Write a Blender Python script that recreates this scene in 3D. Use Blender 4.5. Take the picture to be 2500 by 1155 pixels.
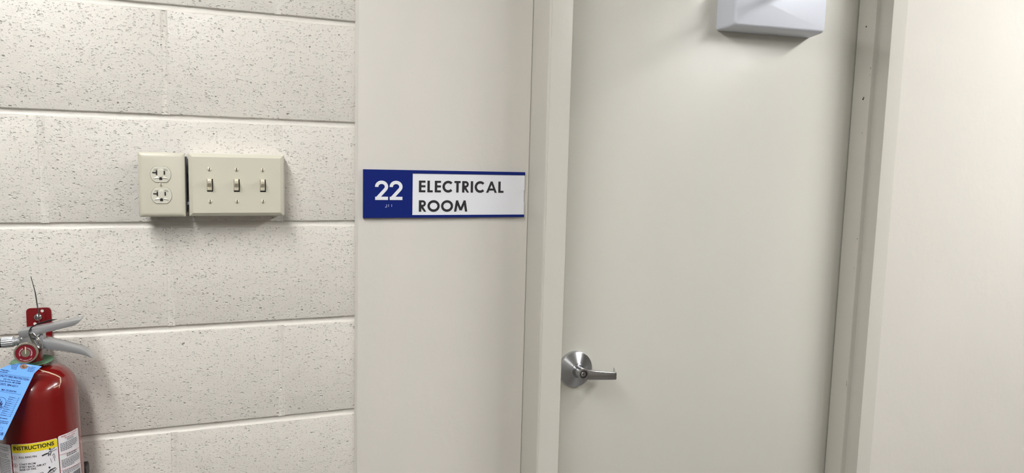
import bpy, bmesh, math, random
from mathutils import Vector, Matrix

random.seed(7)
for o in list(bpy.data.objects):
    bpy.data.objects.remove(o, do_unlink=True)
S = bpy.context.scene
C = S.collection
Z0 = 1.4224                      # height of the block joint the survey is measured from

# ------------------------------------------------------------------ camera
cam_d = bpy.data.cameras.new('camera')
cam_d.sensor_width = 36.0
cam_d.lens = 36.0 * 1765.9 / 2500.0
cam_d.clip_start = 0.05
cam = bpy.data.objects.new('camera', cam_d)
C.objects.link(cam)
cr = Vector((0.93058699, -0.3651805, 0.02551581))
cu = Vector((0.01549761, 0.10893995, 0.99392752))
cf = Vector((0.36574264, 0.92454058, -0.10703753))
mw = Matrix.Identity(4)
for i in range(3):
    mw[i][0] = cr[i]; mw[i][1] = cu[i]; mw[i][2] = -cf[i]
mw[0][3], mw[1][3], mw[2][3] = 0.10477, -1.52408, Z0 + 0.14274
cam.matrix_world = mw
S.camera = cam

# ------------------------------------------------------------------ world, exposure
wd = bpy.data.worlds.new('world'); S.world = wd
wd.use_nodes = True
wd.node_tree.nodes['Background'].inputs[0].default_value = (0.9, 0.92, 1.0, 1)
wd.node_tree.nodes['Background'].inputs[1].default_value = 0.0
S.view_settings.view_transform = 'Standard'
S.view_settings.look = 'None'
S.view_settings.gamma = 1.0
S.view_settings.use_curve_mapping = False
S.view_settings.exposure = 1.34

LAMP = 25.0                       # troffer diffuser emission
CEIL = 2.90
TROFFERS = [(-0.50, -1.32), (2.72, -1.30), (-0.50, -2.72), (2.72, -2.72)]

# ------------------------------------------------------------------ materials
def lin(c):
    return tuple(((v/255)/12.92 if v/255 <= 0.04045 else ((v/255+0.055)/1.055)**2.4) for v in c)

def mat(name, rgb, rough=0.5, metal=0.0, bump=None, vary=0.0, vscale=3.0, spec=0.5, coat=0.0, aniso=0.0, rvar=0.0):
    m = bpy.data.materials.new(name); m.use_nodes = True
    nt = m.node_tree; b = nt.nodes['Principled BSDF']
    col = lin(rgb)
    b.inputs['Base Color'].default_value = (*col, 1)
    b.inputs['Roughness'].default_value = rough
    b.inputs['Metallic'].default_value = metal
    b.inputs['Specular IOR Level'].default_value = spec
    if coat:
        b.inputs['Coat Weight'].default_value = coat
        b.inputs['Coat Roughness'].default_value = 0.08
    if aniso: b.inputs['Anisotropic'].default_value = aniso
    geo = None
    if vary or bump or rvar:
        geo = nt.nodes.new('ShaderNodeNewGeometry')
    if vary:
        n = nt.nodes.new('ShaderNodeTexNoise'); n.inputs['Scale'].default_value = vscale
        n.inputs['Detail'].default_value = 4
        nt.links.new(geo.outputs['Position'], n.inputs['Vector'])
        r = nt.nodes.new('ShaderNodeValToRGB')
        r.color_ramp.elements[0].position = 0.3; r.color_ramp.elements[1].position = 0.7
        r.color_ramp.elements[0].color = (*[v*(1-vary) for v in col], 1)
        r.color_ramp.elements[1].color = (*[min(1, v*(1+vary)) for v in col], 1)
        nt.links.new(n.outputs['Fac'], r.inputs['Fac'])
        nt.links.new(r.outputs['Color'], b.inputs['Base Color'])
    if rvar:
        n = nt.nodes.new('ShaderNodeTexNoise'); n.inputs['Scale'].default_value = 9
        nt.links.new(geo.outputs['Position'], n.inputs['Vector'])
        mr = nt.nodes.new('ShaderNodeMapRange')
        mr.inputs['To Min'].default_value = rough-rvar; mr.inputs['To Max'].default_value = rough+rvar
        nt.links.new(n.outputs['Fac'], mr.inputs['Value'])
        nt.links.new(mr.outputs['Result'], b.inputs['Roughness'])
    if bump:
        prev = None
        for (sc, dist, det) in bump:
            n = nt.nodes.new('ShaderNodeTexNoise'); n.inputs['Scale'].default_value = sc
            n.inputs['Detail'].default_value = det
            nt.links.new(geo.outputs['Position'], n.inputs['Vector'])
            bp = nt.nodes.new('ShaderNodeBump'); bp.inputs['Strength'].default_value = 1.0
            bp.inputs['Distance'].default_value = dist
            nt.links.new(n.outputs['Fac'], bp.inputs['Height'])
            if prev: nt.links.new(prev.outputs['Normal'], bp.inputs['Normal'])
            prev = bp
        nt.links.new(prev.outputs['Normal'], b.inputs['Normal'])
    return m

def block_paint(name, rgb):
    """cream paint over pitted concrete block: open pits, creases and fine grain as relief"""
    m = bpy.data.materials.new(name); m.use_nodes = True
    nt = m.node_tree; b = nt.nodes['Principled BSDF']
    b.inputs['Base Color'].default_value = (*lin(rgb), 1)
    b.inputs['Roughness'].default_value = 0.42
    geo = nt.nodes.new('ShaderNodeNewGeometry')
    mp = nt.nodes.new('ShaderNodeMapping'); mp.inputs['Scale'].default_value = (1.0, 0.4, 1.25)
    nt.links.new(geo.outputs['Position'], mp.inputs['Vector'])
    # patchiness of the pitting
    big = nt.nodes.new('ShaderNodeTexNoise'); big.inputs['Scale'].default_value = 9; big.inputs['Detail'].default_value = 2
    nt.links.new(mp.outputs['Vector'], big.inputs['Vector'])
    def pits(scale, lo, hi, dist, det=3.0, patch=0.0):
        n = nt.nodes.new('ShaderNodeTexNoise'); n.inputs['Scale'].default_value = scale
        n.inputs['Detail'].default_value = det; n.inputs['Roughness'].default_value = 0.55
        n.inputs['Distortion'].default_value = 0.35
        nt.links.new(mp.outputs['Vector'], n.inputs['Vector'])
        src = n.outputs['Fac']
        if patch:
            ma = nt.nodes.new('ShaderNodeMath'); ma.operation = 'MULTIPLY_ADD'
            nt.links.new(big.outputs['Fac'], ma.inputs[0]); ma.inputs[1].default_value = patch
            nt.links.new(n.outputs['Fac'], ma.inputs[2])
            sb = nt.nodes.new('ShaderNodeMath'); sb.operation = 'SUBTRACT'
            nt.links.new(ma.outputs[0], sb.inputs[0]); sb.inputs[1].default_value = patch*0.5
            src = sb.outputs[0]
        mr = nt.nodes.new('ShaderNodeMapRange'); mr.interpolation_type = 'SMOOTHSTEP'
        mr.inputs['From Min'].default_value = lo; mr.inputs['From Max'].default_value = hi
        nt.links.new(src, mr.inputs['Value'])
        bp = nt.nodes.new('ShaderNodeBump'); bp.inputs['Strength'].default_value = 1.0
        bp.inputs['Distance'].default_value = dist
        nt.links.new(mr.outputs['Result'], bp.inputs['Height'])
        return bp
    # scattered open pits: random cells of a warped Voronoi field, each with its own size
    wn = nt.nodes.new('ShaderNodeTexNoise'); wn.inputs['Scale'].default_value = 190; wn.inputs['Detail'].default_value = 2
    nt.links.new(mp.outputs['Vector'], wn.inputs['Vector'])
    wv = nt.nodes.new('ShaderNodeVectorMath'); wv.operation = 'MULTIPLY_ADD'
    nt.links.new(wn.outputs['Color'], wv.inputs[0]); wv.inputs[1].default_value = (0.0085, 0.002, 0.0050)
    nt.links.new(mp.outputs['Vector'], wv.inputs[2])
    def cells_(scale, rmax, keep, dist):
        vo = nt.nodes.new('ShaderNodeTexVoronoi'); vo.inputs['Scale'].default_value = scale
        nt.links.new(wv.outputs[0], vo.inputs['Vector'])
        sx = nt.nodes.new('ShaderNodeSeparateColor'); nt.links.new(vo.outputs['Color'], sx.inputs[0])
        rr_ = nt.nodes.new('ShaderNodeMapRange'); rr_.inputs['From Min'].default_value = keep; rr_.inputs['From Max'].default_value = 1.0
        rr_.inputs['To Min'].default_value = 0.0; rr_.inputs['To Max'].default_value = rmax
        nt.links.new(sx.outputs[0], rr_.inputs['Value'])
        df = nt.nodes.new('ShaderNodeMath'); df.operation = 'SUBTRACT'
        nt.links.new(vo.outputs['Distance'], df.inputs[0]); nt.links.new(rr_.outputs['Result'], df.inputs[1])
        mr = nt.nodes.new('ShaderNodeMapRange'); mr.interpolation_type = 'SMOOTHSTEP'
        mr.inputs['From Min'].default_value = -0.20; mr.inputs['From Max'].default_value = 0.10
        nt.links.new(df.outputs[0], mr.inputs['Value'])
        bp = nt.nodes.new('ShaderNodeBump'); bp.inputs['Strength'].default_value = 1.0; bp.inputs['Distance'].default_value = dist
        nt.links.new(mr.outputs['Result'], bp.inputs['Height'])
        return bp
    a = cells_(160, 0.37, 0.50, 0.0015)
    a2 = cells_(280, 0.40, 0.25, 0.0009)
    c_ = pits(260, 0.2, 0.8, 0.00022, 1.0, 0.0)
    d = pits(26, 0.2, 0.8, 0.0007, 1.0)
    nt.links.new(a2.outputs['Normal'], a.inputs['Normal'])
    nt.links.new(c_.outputs['Normal'], a2.inputs['Normal'])
    nt.links.new(d.outputs['Normal'], c_.inputs['Normal'])
    nt.links.new(a.outputs['Normal'], b.inputs['Normal'])
    return m

CREAM = (219, 215, 207)
M = {}
M['block'] = block_paint('painted_block', CREAM)
M['mortar'] = mat('painted_mortar', CREAM, 0.42, bump=[(160, 0.0006, 3), (30, 0.0012, 2)])
M['wall'] = mat('wall_paint', (219, 215, 207), 0.40, bump=[(26, 0.0010, 3), (420, 0.00006, 2)], vary=0.012, vscale=5, rvar=0.05)
M['frame'] = mat('frame_paint', (209, 206, 196), 0.34, bump=[(60, 0.00035, 2), (500, 0.00005, 2)], vary=0.012, rvar=0.04)
M['door'] = mat('door_paint', (210, 208, 199), 0.34, bump=[(700, 0.00012, 3), (14, 0.0012, 2)], vary=0.015, vscale=2.5, rvar=0.04)
M['ivory'] = mat('ivory_plastic', (206, 203, 186), 0.34, vary=0.01, vscale=30)
M['ivory2'] = mat('ivory_receptacle', (212, 209, 195), 0.28)
M['toggle'] = mat('ivory_toggle', (222, 214, 192), 0.22)
M['slot'] = mat('dark_slot', (14, 12, 10), 0.6)
M['steel_dark'] = mat('galvanised_box', (92, 92, 98), 0.45, 0.6, vary=0.15, vscale=60)
M['screw'] = mat('painted_screw', (214, 208, 190), 0.3)
M['blue'] = mat('sign_blue', (2, 30, 112), 0.42, spec=0.3)
M['white'] = mat('sign_white', (236, 237, 242), 0.35)
M['ink'] = mat('black_lettering', (38, 38, 42), 0.45)
M['clear'] = mat('clear_cover_edge', (222, 224, 228), 0.12)
M['satin'] = mat('satin_chrome', (204, 204, 207), 0.17, 1.0)
M['spun'] = mat('spun_satin_chrome', (202, 204, 208), 0.30, 1.0, aniso=0.85)
M['spun'].node_tree.nodes['Principled BSDF'].inputs['Anisotropic Rotation'].default_value = 0.25
_t = M['spun'].node_tree.nodes.new('ShaderNodeTangent'); _t.direction_type = 'RADIAL'; _t.axis = 'Y'
M['spun'].node_tree.links.new(_t.outputs[0], M['spun'].node_tree.nodes['Principled BSDF'].inputs['Tangent'])
M['chrome'] = mat('bright_metal', (205, 205, 208), 0.14, 1.0)
M['silver'] = mat('silver_enamel', (226, 230, 240), 0.6, 0.1, bump=[(900, 0.00006, 2)])
M['alu'] = mat('brushed_aluminium', (192, 194, 197), 0.28, 0.72, bump=[(300, 0.00005, 2)])
M['red'] = mat('red_enamel', (116, 10, 9), 0.22, coat=0.6, bump=[(45, 0.00025, 2)])
M['redflat'] = mat('red_bracket_paint', (116, 8, 16), 0.35)
M['dial'] = mat('gauge_dial', (118, 20, 34), 0.3)
M['brass'] = mat('gauge_bezel', (186, 178, 162), 0.28, 0.85)
M['green'] = mat('green_collar', (92, 136, 104), 0.45, vary=0.06, vscale=80)
M['tag'] = mat('blue_tag_card', (112, 172, 248), 0.6)
M['tagink'] = mat('tag_ink', (22, 36, 92), 0.6)
M['brown'] = mat('eyelet_fibre', (150, 112, 90), 0.6)
M['string'] = mat('cotton_string', (226, 206, 178), 0.8)
M['label'] = mat('label_white', (226, 224, 228), 0.4)
M['yellow'] = mat('label_yellow', (232, 210, 40), 0.4)
M['labelred'] = mat('label_red_ink', (176, 44, 52), 0.45)
M['fine'] = mat('label_fine_print', (96, 96, 104), 0.45)
M['labelgrey'] = mat('label_grey_ink', (140, 140, 146), 0.45)
M['rubber'] = mat('black_rubber', (20, 20, 22), 0.5)
M['nylon'] = mat('black_nylon', (16, 15, 16), 0.4)
M['floor'] = mat('floor_tile', (84, 80, 75), 0.4, vary=0.06, vscale=8)
M['ceil'] = mat('ceiling_tile', (228, 226, 220), 0.8, bump=[(120, 0.001, 3)])
M['back'] = mat('corridor_paint', (146, 143, 137), 0.6)
M['lampframe'] = mat('troffer_frame', (235, 235, 232), 0.5)
M['dark'] = mat('dark_mark', (34, 30, 26), 0.7)
em = bpy.data.materials.new('troffer_diffuser'); em.use_nodes = True
eb = em.node_tree.nodes['Principled BSDF']
eb.inputs['Base Color'].default_value = (0.9, 0.9, 0.9, 1)
eb.inputs['Emission Color'].default_value = (1.0, 0.995, 0.985, 1)
eb.inputs['Emission Strength'].default_value = LAMP
M['lamp'] = em
em2 = em.copy(); em2.name = 'troffer_diffuser_left'  # left near light, set weaker to balance brightness along the wall
em2.node_tree.nodes['Principled BSDF'].inputs['Emission Strength'].default_value = LAMP*0.68
M['lamp2'] = em2
em3 = em.copy(); em3.name = 'troffer_diffuser_dim'
em3.node_tree.nodes['Principled BSDF'].inputs['Emission Strength'].default_value = LAMP*0.62
M['lamp3'] = em3

# ------------------------------------------------------------------ builders
def tag(o, label=None, cat=None, group=None, kind=None):
    if label: o['label'] = label
    if cat: o['category'] = cat
    if group: o['group'] = group
    if kind: o['kind'] = kind
    return o

def empty(name, loc, label=None, cat=None, group=None, kind=None, rot=(0, 0, 0)):
    o = bpy.data.objects.new(name, None); C.objects.link(o)
    o.empty_display_size = 0.02
    o.location = loc; o.rotation_euler = rot
    return tag(o, label, cat, group, kind)

def W(x, y, z):                  # survey frame to world
    return (x, y, z + Z0)

def offset_of(parent):
    v = Vector((0, 0, 0))
    while parent is not None:
        v += parent.location; parent = parent.parent
    return v

class MB:
    def __init__(s): s.v = []; s.f = []
    def add(s, verts, faces):
        n = len(s.v); s.v += [tuple(v) for v in verts]
        s.f += [tuple(i+n for i in f) for f in faces]; return s
    def box(s, x0, x1, y0, y1, z0, z1):
        return s.add([(x0,y0,z0),(x1,y0,z0),(x1,y1,z0),(x0,y1,z0),(x0,y0,z1),(x1,y0,z1),(x1,y1,z1),(x0,y1,z1)],
                     [(3,2,1,0),(4,5,6,7),(0,1,5,4),(1,2,6,5),(2,3,7,6),(3,0,4,7)])
    def loft(s, rings, cap0=True, cap1=True, closed=True):
        n = len(rings[0]); vs = [v for r in rings for v in r]; fs = []
        for k in range(len(rings)-1):
            for i in range(n if closed else n-1):
                j = (i+1) % n
                fs.append((k*n+i, k*n+j, (k+1)*n+j, (k+1)*n+i))
        if cap0: fs.append(tuple(reversed(range(n))))
        if cap1: fs.append(tuple(range((len(rings)-1)*n, len(rings)*n)))
        return s.add(vs, fs)
    def lathe(s, prof, o, ax, n=32, cap0=True, cap1=True):
        ax = Vector(ax).normalized(); t = Vector((0,0,1)) if abs(ax.z) < 0.9 else Vector((1,0,0))
        u = ax.cross(t).normalized(); w = ax.cross(u)
        o = Vector(o)
        rings = [[o + ax*h + (u*math.cos(2*math.pi*i/n) + w*math.sin(2*math.pi*i/n))*r for i in range(n)] for (r, h) in prof]
        return s.loft(rings, cap0, cap1)
    def tube(s, pts, r, n=8, closed=False):
        pts = [Vector(p) for p in pts]; m = len(pts); rings = []
        up = None
        for i, p in enumerate(pts):
            if closed: d = pts[(i+1) % m] - pts[i-1]
            else: d = pts[min(i+1, m-1)] - pts[max(i-1, 0)]
            d.normalize()
            if up is None:
                up = d.orthogonal().normalized()
            up = (up - d*up.dot(d)).normalized(); b = d.cross(up)
            rr = r[i] if isinstance(r, (list, tuple)) else r
            rings.append([p + (up*math.cos(2*math.pi*k/n) + b*math.sin(2*math.pi*k/n))*rr for k in range(n)])
        if closed:
            rings.append(rings[0]); return s.loft(rings, False, False)
        return s.loft(rings)
    def prism(s, poly, fn0, fn1):
        """poly 2D -> two rings by functions"""
        return s.loft([[fn0(*q) for q in poly], [fn1(*q) for q in poly]])
    def build(s, name, m, parent=None, local=False, smooth=None, bevel=0.0, bseg=2, fix=True):
        off = Vector((0,0,0)) if (local or parent is None) else offset_of(parent)
        me = bpy.data.meshes.new(name)
        me.from_pydata([tuple(Vector(v)-off) for v in s.v], [], s.f)
        bm = bmesh.new(); bm.from_mesh(me)
        if fix: bmesh.ops.recalc_face_normals(bm, faces=bm.faces)
        if bevel:
            es = [e for e in bm.edges if len(e.link_faces) == 2 and e.calc_face_angle(0) > 0.5]
            bmesh.ops.bevel(bm, geom=es, offset=bevel, segments=bseg, affect='EDGES', profile=0.5, clamp_overlap=True)
        if smooth is not None:
            for f in bm.faces: f.smooth = True
            for e in bm.edges:
                if len(e.link_faces) == 2 and e.calc_face_angle(0) > math.radians(smooth): e.smooth = False
        bm.to_mesh(me); bm.free()
        me.materials.append(M[m] if isinstance(m, str) else m)
        o = bpy.data.objects.new(name, me); C.objects.link(o)
        if parent is not None: o.parent = parent
        return o

def round_poly(pts, rad, n=4):
    out = []
    m = len(pts)
    for i, p in enumerate(pts):
        r = rad[i] if isinstance(rad, (list, tuple)) else rad
        p = Vector(p)
        if r <= 0: out.append(tuple(p)); continue
        a = (Vector(pts[i-1]) - p).normalized(); b = (Vector(pts[(i+1) % m]) - p).normalized()
        ang = a.angle(b); d = r / math.tan(ang/2)
        cdir = (a+b).normalized(); cen = p + cdir * (r/math.sin(ang/2))
        s0 = p + a*d - cen; s1 = p + b*d - cen
        a0 = math.atan2(s0.y, s0.x); a1 = math.atan2(s1.y, s1.x)
        da = (a1-a0+math.pi) % (2*math.pi) - math.pi
        for k in range(n+1):
            t = a0 + da*k/n
            out.append((cen.x + r*math.cos(t), cen.y + r*math.sin(t)))
    return out

def text_mesh(body, size=1.0, align='LEFT', bold=0.0):
    cu_ = bpy.data.curves.new('txt', 'FONT'); cu_.body = body; cu_.size = size
    cu_.align_x = align; cu_.resolution_u = 3; cu_.offset = bold*size
    ob = bpy.data.objects.new('txt', cu_); C.objects.link(ob)
    dg = bpy.context.evaluated_depsgraph_get()
    me = bpy.data.meshes.new_from_object(ob.evaluated_get(dg))
    v = [tuple(q.co) for q in me.vertices]; f = [tuple(q.vertices) for q in me.polygons]
    bpy.data.objects.remove(ob, do_unlink=True); bpy.data.curves.remove(cu_); bpy.data.meshes.remove(me)
    return v, f

# ================================================================== SETTING
YF = -0.094                      # face of the door frame and of the wall it stands in
YD = 0.0045                      # face of the door leaf
FX0, FX1 = 0.7436, 0.7978        # latch jamb face
FX2, FX3 = 1.7125, 1.7627        # hinge jamb face
ST = 0.0159                      # height of the frame stop
DOORTOP = 2.134

f = MB().box(-3.4, 6.0, -3.6, 0.2, -0.06, 0.0).build('floor', 'floor')
tag(f, 'beige tile floor of the corridor below the door', 'floor', kind='structure')
f = MB().box(-3.4, 6.0, -3.6, 0.2, CEIL, CEIL+0.05).build('ceiling', 'ceil')
tag(f, 'white ceiling over the corridor holding the light panels', 'ceiling', kind='structure')
f = MB().box(-3.4, 6.0, -3.7, -3.6, 0, CEIL).build('wall_back', 'back')
tag(f, 'plain cream corridor wall facing the electrical room door', 'wall', kind='structure')
f = MB().box(-3.5, -3.4, -3.6, 0.2, 0, CEIL).build('wall_end_left', 'back')
tag(f, 'plain cream end wall past the fire extinguisher', 'wall', kind='structure')
f = MB().box(6.0, 6.1, -3.6, 0.2, 0, CEIL).build('wall_end_right', 'back')
tag(f, 'plain cream end wall past the hinge side of the door', 'wall', kind='structure')

# ---- block wall: mortar bed with concave joints, every block a part
JH = 0.0053                      # half joint height
WL, WR = -3.4, 0.3578
mb = MB()
mb.box(WL, WR, 0.0065, 0.19, 0.0, CEIL)
GT = [0, .10, .26, .46, .66, .86, 1]; GD = [0, .92, 1, 1, .94, .72, 0]
def groove_h(z, depth, x0, x1):
    n = 7; m = max(2, int((x1-x0)/0.02)); rings = []
    for i in range(m+1):
        x = x0 + (x1-x0)*i/m
        dd = depth * (1 + 0.12*math.sin(x*37+z*91) + 0.08*math.sin(x*83+z*13)); w = JH*(1+0.05*math.sin(x*51+z*7))
        rings.append([(x, 0.0004 + dd*GD[k], z + w*1.12 - 2.24*w*GT[k]) for k in range(n)])
    mb.loft(rings, False, False, closed=False)
vjoints = []
def groove_v(x, depth, z0, z1):
    mb = MB(); vjoints.append(mb); n = 9; m = max(2, int((z1-z0)/0.02)); rings = []
    for i in range(m+1):
        z = z0 + (z1-z0)*i/m
        dd = depth * (1 + 0.25*math.sin(z*57+x*91) + 0.15*math.sin(z*93)); w = 0.0075 + 0.0006*math.sin(z*61)
        rings.append([(x - w + 2*w*k/(n-1), (0.0006 if k in (0, n-1) else -0.0002 if k in (1, n-2) else dd*math.sin(math.pi*(k-1)/(n-3)) - 0.0002), z) for k in range(n)])
    mb.loft(rings, False, False, closed=False)
H = 0.2032
VJ = {3: 0.002, 2: 0.0026, 1: 0.0028, 0: 0.0007, -1: 0.0005, -2: 0.0009, -3: 0.0005, -4: 0.0008}
cells = []
for k in range(-8, 8):
    za, zb = k*H, (k+1)*H        # survey heights of this course
    if zb + Z0 <= 0.02 or za + Z0 >= CEIL - 0.02: continue
    za_w = max(za + Z0, 0.0); zb_w = min(zb + Z0, CEIL)
    if zb + Z0 < CEIL: groove_h(zb + Z0, 0.0034 if zb > -0.3 else 0.0028, WL, WR)
    # the course whose lower joint is +H carries joints at 0, the next at H/..
    shift = 0.0 if (k % 2) else H
    xs = [WL]
    x = shift - 0.4064*9
    while x < WR - 0.02:
        if x > WL + 0.02: xs.append(x)
        x += 0.4064
    xs.append(WR)
    for xj in xs[1:-1]: groove_v(xj, VJ.get(k, 0.0015), za_w + JH, zb_w - JH)
    for a, b in zip(xs, xs[1:]): cells.append((a, b, za_w, zb_w))
wl = mb.build('wall_left', 'mortar', smooth=70)
tag(wl, 'cream painted concrete block wall behind outlet, switches and extinguisher', 'wall', kind='structure')
for v_ in vjoints: v_.build('mortar_joint', 'block', wl, smooth=60)
cache = {}
for (a, b, za, zb) in cells:
    x0 = a + (0.0049 if a > WL else 0); x1 = b - (0.0049 if b < WR else 0)
    z0 = za + (JH if za > 0 else 0); z1 = zb - (JH if zb < CEIL else 0)
    key = (round(x1-x0, 4), round(z1-z0, 4))
    if key not in cache:
        bm = MB().box(0, key[0], 0, 0.06, 0, key[1])
        o = bm.build('block', 'block', wl, local=True, smooth=50, bevel=0.0022, bseg=3)
        cache[key] = o.data
    else:
        o = bpy.data.objects.new('block', cache[key]); C.objects.link(o); o.parent = wl
    o.location = (x0, random.uniform(-0.0001, 0.0001), z0)

# ---- smooth panel that carries the room sign
YP = -0.005
wc = MB().prism(round_poly([(0.3578, 0.15), (0.3578, YP), (0.7427, YP), (0.7427, 0.15)], [0, 0.0008, 0.0012, 0], 3),
                lambda x, y: (x, y, 0.0), lambda x, y: (x, y, CEIL)).build('wall_center', 'wall', smooth=50)
tag(wc, 'smooth cream wall panel carrying the blue room sign', 'wall', kind='structure')
MB().prism([(0.3530, 0.0016), (0.3530, -0.0008), (0.3545, -0.0022), (0.3562, -0.0044), (0.3577, -0.0052), (0.3577, 0.0016)],
           lambda x, y: (x, y, 0.0), lambda x, y: (x, y, CEIL)).build('caulk_bead', 'mortar', wc, smooth=60)

# ---- the wall the door stands in
m_ = MB()
m_.box(FX3-0.004, 6.0, YF+0.0016, 0.19, 0, CEIL)
m_.box(FX0+0.0010, FX0+0.03, -0.05, 0.15, 0, CEIL)
m_.box(FX0+0.0010, FX3, YF+0.0016, 0.15, DOORTOP+0.046, CEIL)
wr = m_.build('wall_right', 'wall')
tag(wr, 'smooth cream wall on the hinge side of the door', 'wall', kind='structure')

# ---- hollow metal door frame
tr = empty('trim_1', (0.5*(FX1+FX2), -0.02, 0), 'cream painted metal frame around the recessed door', 'door frame', kind='structure')
RB = 0.0395
def jamb(outer, inner, sgn):
    st = inner + sgn*ST
    poly = [(outer, -0.045), (outer, YF), (inner, YF), (inner, YF+RB), (st, YF+RB), (st, 0.0018), (inner, 0.0018), (inner, 0.056), (outer, 0.056)]
    rad = [0, 0.0042 if sgn > 0 else 0.0016, 0.0013, 0.001, 0.0016, 0.0006, 0, 0, 0]
    poly = round_poly(poly, rad, 4)
    if sgn < 0: poly = poly[::-1]
    return MB().prism(poly, lambda x, y: (x, y, 0.0), lambda x, y: (x, y, DOORTOP+0.05)).build('jamb', 'frame', tr, smooth=40)
jamb(FX0, FX1, 1)
jr = jamb(FX3, FX2, -1)
hp = round_poly([(YF, DOORTOP), (YF, DOORTOP+0.05), (0.056, DOORTOP+0.05), (0.056, DOORTOP), (0.0018, DOORTOP), (0.0018, DOORTOP-ST), (YF+RB, DOORTOP-ST), (YF+RB, DOORTOP)],
                [0.0013, 0.0016, 0, 0, 0, 0.0006, 0.0016, 0.001], 3)
MB().prism(hp, lambda y, z: (FX1, y, z), lambda y, z: (FX2, y, z)).build('head', 'frame', tr, smooth=40)
# raised paint ridge down the latch jamb corner and marks on the hinge stop
MB().tube([(FX0+0.0052, YF-0.00005, 0.02 + 2.1*i/60) for i in range(61)], [0.0006+0.0002*math.sin(i*1.7) for i in range(61)], 6).build('paint_ridge', 'frame', tr, smooth=60)
xs_ = FX2 - ST
MB().lathe([(0.0032, -0.0004), (0.0032, 0.0005), (0.0022, 0.0005), (0.0020, 0.0)], (xs_, -0.0263, Z0+0.5164), (-1, 0, 0), 16).build('screw_hole', 'frame', jr, smooth=40)
MB().lathe([(0.0011, -0.0004), (0.0011, 0.0003)], (xs_, -0.0263, Z0+0.5164), (-1, 0, 0), 10).build('chip_and_hole_dark', 'dark', jr)  # dark disc standing in for the shaded inside of the screw hole
def chip(y, z, w, h, ang, n=9):
    pts = []
    for i in range(n):
        t = 2*math.pi*i/n; r = 1+0.25*math.sin(3*t+y*900)
        a, b = w*r*math.cos(t), h*r*math.sin(t)
        pts.append((a*math.cos(ang)-b*math.sin(ang), a*math.sin(ang)+b*math.cos(ang)))
    MB().prism(pts, lambda a, b: (xs_-0.0002, y+a, z+Z0+b), lambda a, b: (xs_+0.001, y+a, z+Z0+b)).build('chip_and_hole_dark', 'dark', jr)
chip(-0.0338, 0.3252, 0.0022, 0.0030, -0.6); chip(-0.0358, 0.3290, 0.0017, 0.0026, -0.6)
chip(-0.0396, 0.2350, 0.0009, 0.0012, 0); chip(-0.050, -0.05, 0.0008, 0.0018, 0.2); chip(-0.048, -0.13, 0.0008, 0.001, 0.2)
chip(-0.0512, 0.405, 0.0007, 0.0022, 0.3); chip(-0.0505, 0.388, 0.0006, 0.0012, 0); chip(-0.052, -0.455, 0.0004, 0.009, 0.05)

# ---- door leaf with lever set and closer
dr = MB().box(FX1+0.003, FX2-0.003, YD, YD+0.0445, 0.008, DOORTOP-0.003).build('door_1', 'door', bevel=0.0012, bseg=2, smooth=50)
tag(dr, 'closed cream painted door with lever handle and silver closer', 'door', kind='structure')
# lever set (rose, then lever with its lock)
RX, RZ = 0.8795, Z0 - 0.3578
rose = MB().lathe([(0.0435, 0.0), (0.0435, 0.0100), (0.0426, 0.0112), (0.0300, 0.0162), (0.0180, 0.0208), (0.0174, 0.0232), (0.0158, 0.0240), (0.0142, 0.0222)],
                  (RX, YD, RZ), (0, -1, 0), 64).build('rose', 'spun', dr, smooth=28)
tag(rose, 'round satin chrome rose plate')
lever = MB()
Yl = YD - 0.0525                 # front of the lever
lever.lathe([(0.0118, 0.016), (0.0118, 0.030), (0.0128, 0.044), (0.0134, 0.0505), (0.0126, 0.0522), (0.0092, 0.0522), (0.0088, 0.0505)], (RX, YD, RZ), (0, -1, 0), 40)
# blade: flat bar tapering to the tip, with a return towards the door
rings = []
for (x, zt, zb, y0, y1) in [(RX+0.002, 0.0105, -0.0132, 0.006, 0.0135), (RX+0.014, 0.0082, -0.0152, 0.0022, 0.0125), (RX+0.03, 0.0056, -0.0165, 0.0008, 0.0100), (RX+0.055, 0.0016, -0.0186, 0.0, 0.0085),
                            (RX+0.082, -0.0026, -0.0208, 0.0, 0.0080), (RX+0.0885, -0.0037, -0.0211, 0.0012, 0.0085), (RX+0.0915, -0.0042, -0.0206, 0.0055, 0.0105)]:
    q = round_poly([(y0, zb), (y1, zb), (y1, zt), (y0, zt)], 0.0014, 3)
    rings.append([(x, Yl + a, RZ + b) for a, b in q])
lever.loft(rings)
rings = []
for (y, xa, xb, zt, zb) in [(0.0055, 0.0835, 0.0915, -0.0042, -0.0206), (0.010, 0.0868, 0.0922, -0.0030, -0.0190), (0.015, 0.0885, 0.0924, -0.0002, -0.0160), (0.0185, 0.0898, 0.0922, 0.0025, -0.0110), (0.0205, 0.0902, 0.0919, 0.0038, -0.0040)]:
    q = round_poly([(xa, zb), (xb, zb), (xb, zt), (xa, zt)], 0.0008, 2)
    rings.append([(RX + a, Yl + y, RZ + b) for a, b in q])
lever.loft(rings)
lv = lever.build('lever', 'satin', dr, smooth=35)
tag(lv, 'satin chrome lever with key cylinder')
lk = MB().lathe([(0.0086, 0.046), (0.0086, 0.0512), (0.0066, 0.0512), (0.0062, 0.0490)], (RX, YD, RZ), (0, -1, 0), 32).build('lock_ring', 'slot', lv, smooth=30)
MB().lathe([(0.0060, 0.046), (0.0060, 0.0512), (0.0052, 0.0522)], (RX, YD, RZ), (0, -1, 0), 32).build('key_plug', 'chrome', lv, smooth=30)
MB().box(RX-0.0030, RX+0.0012, YD-0.0526, YD-0.0519, RZ-0.0006, RZ+0.0012).build('keyway', 'slot', lv)
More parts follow.
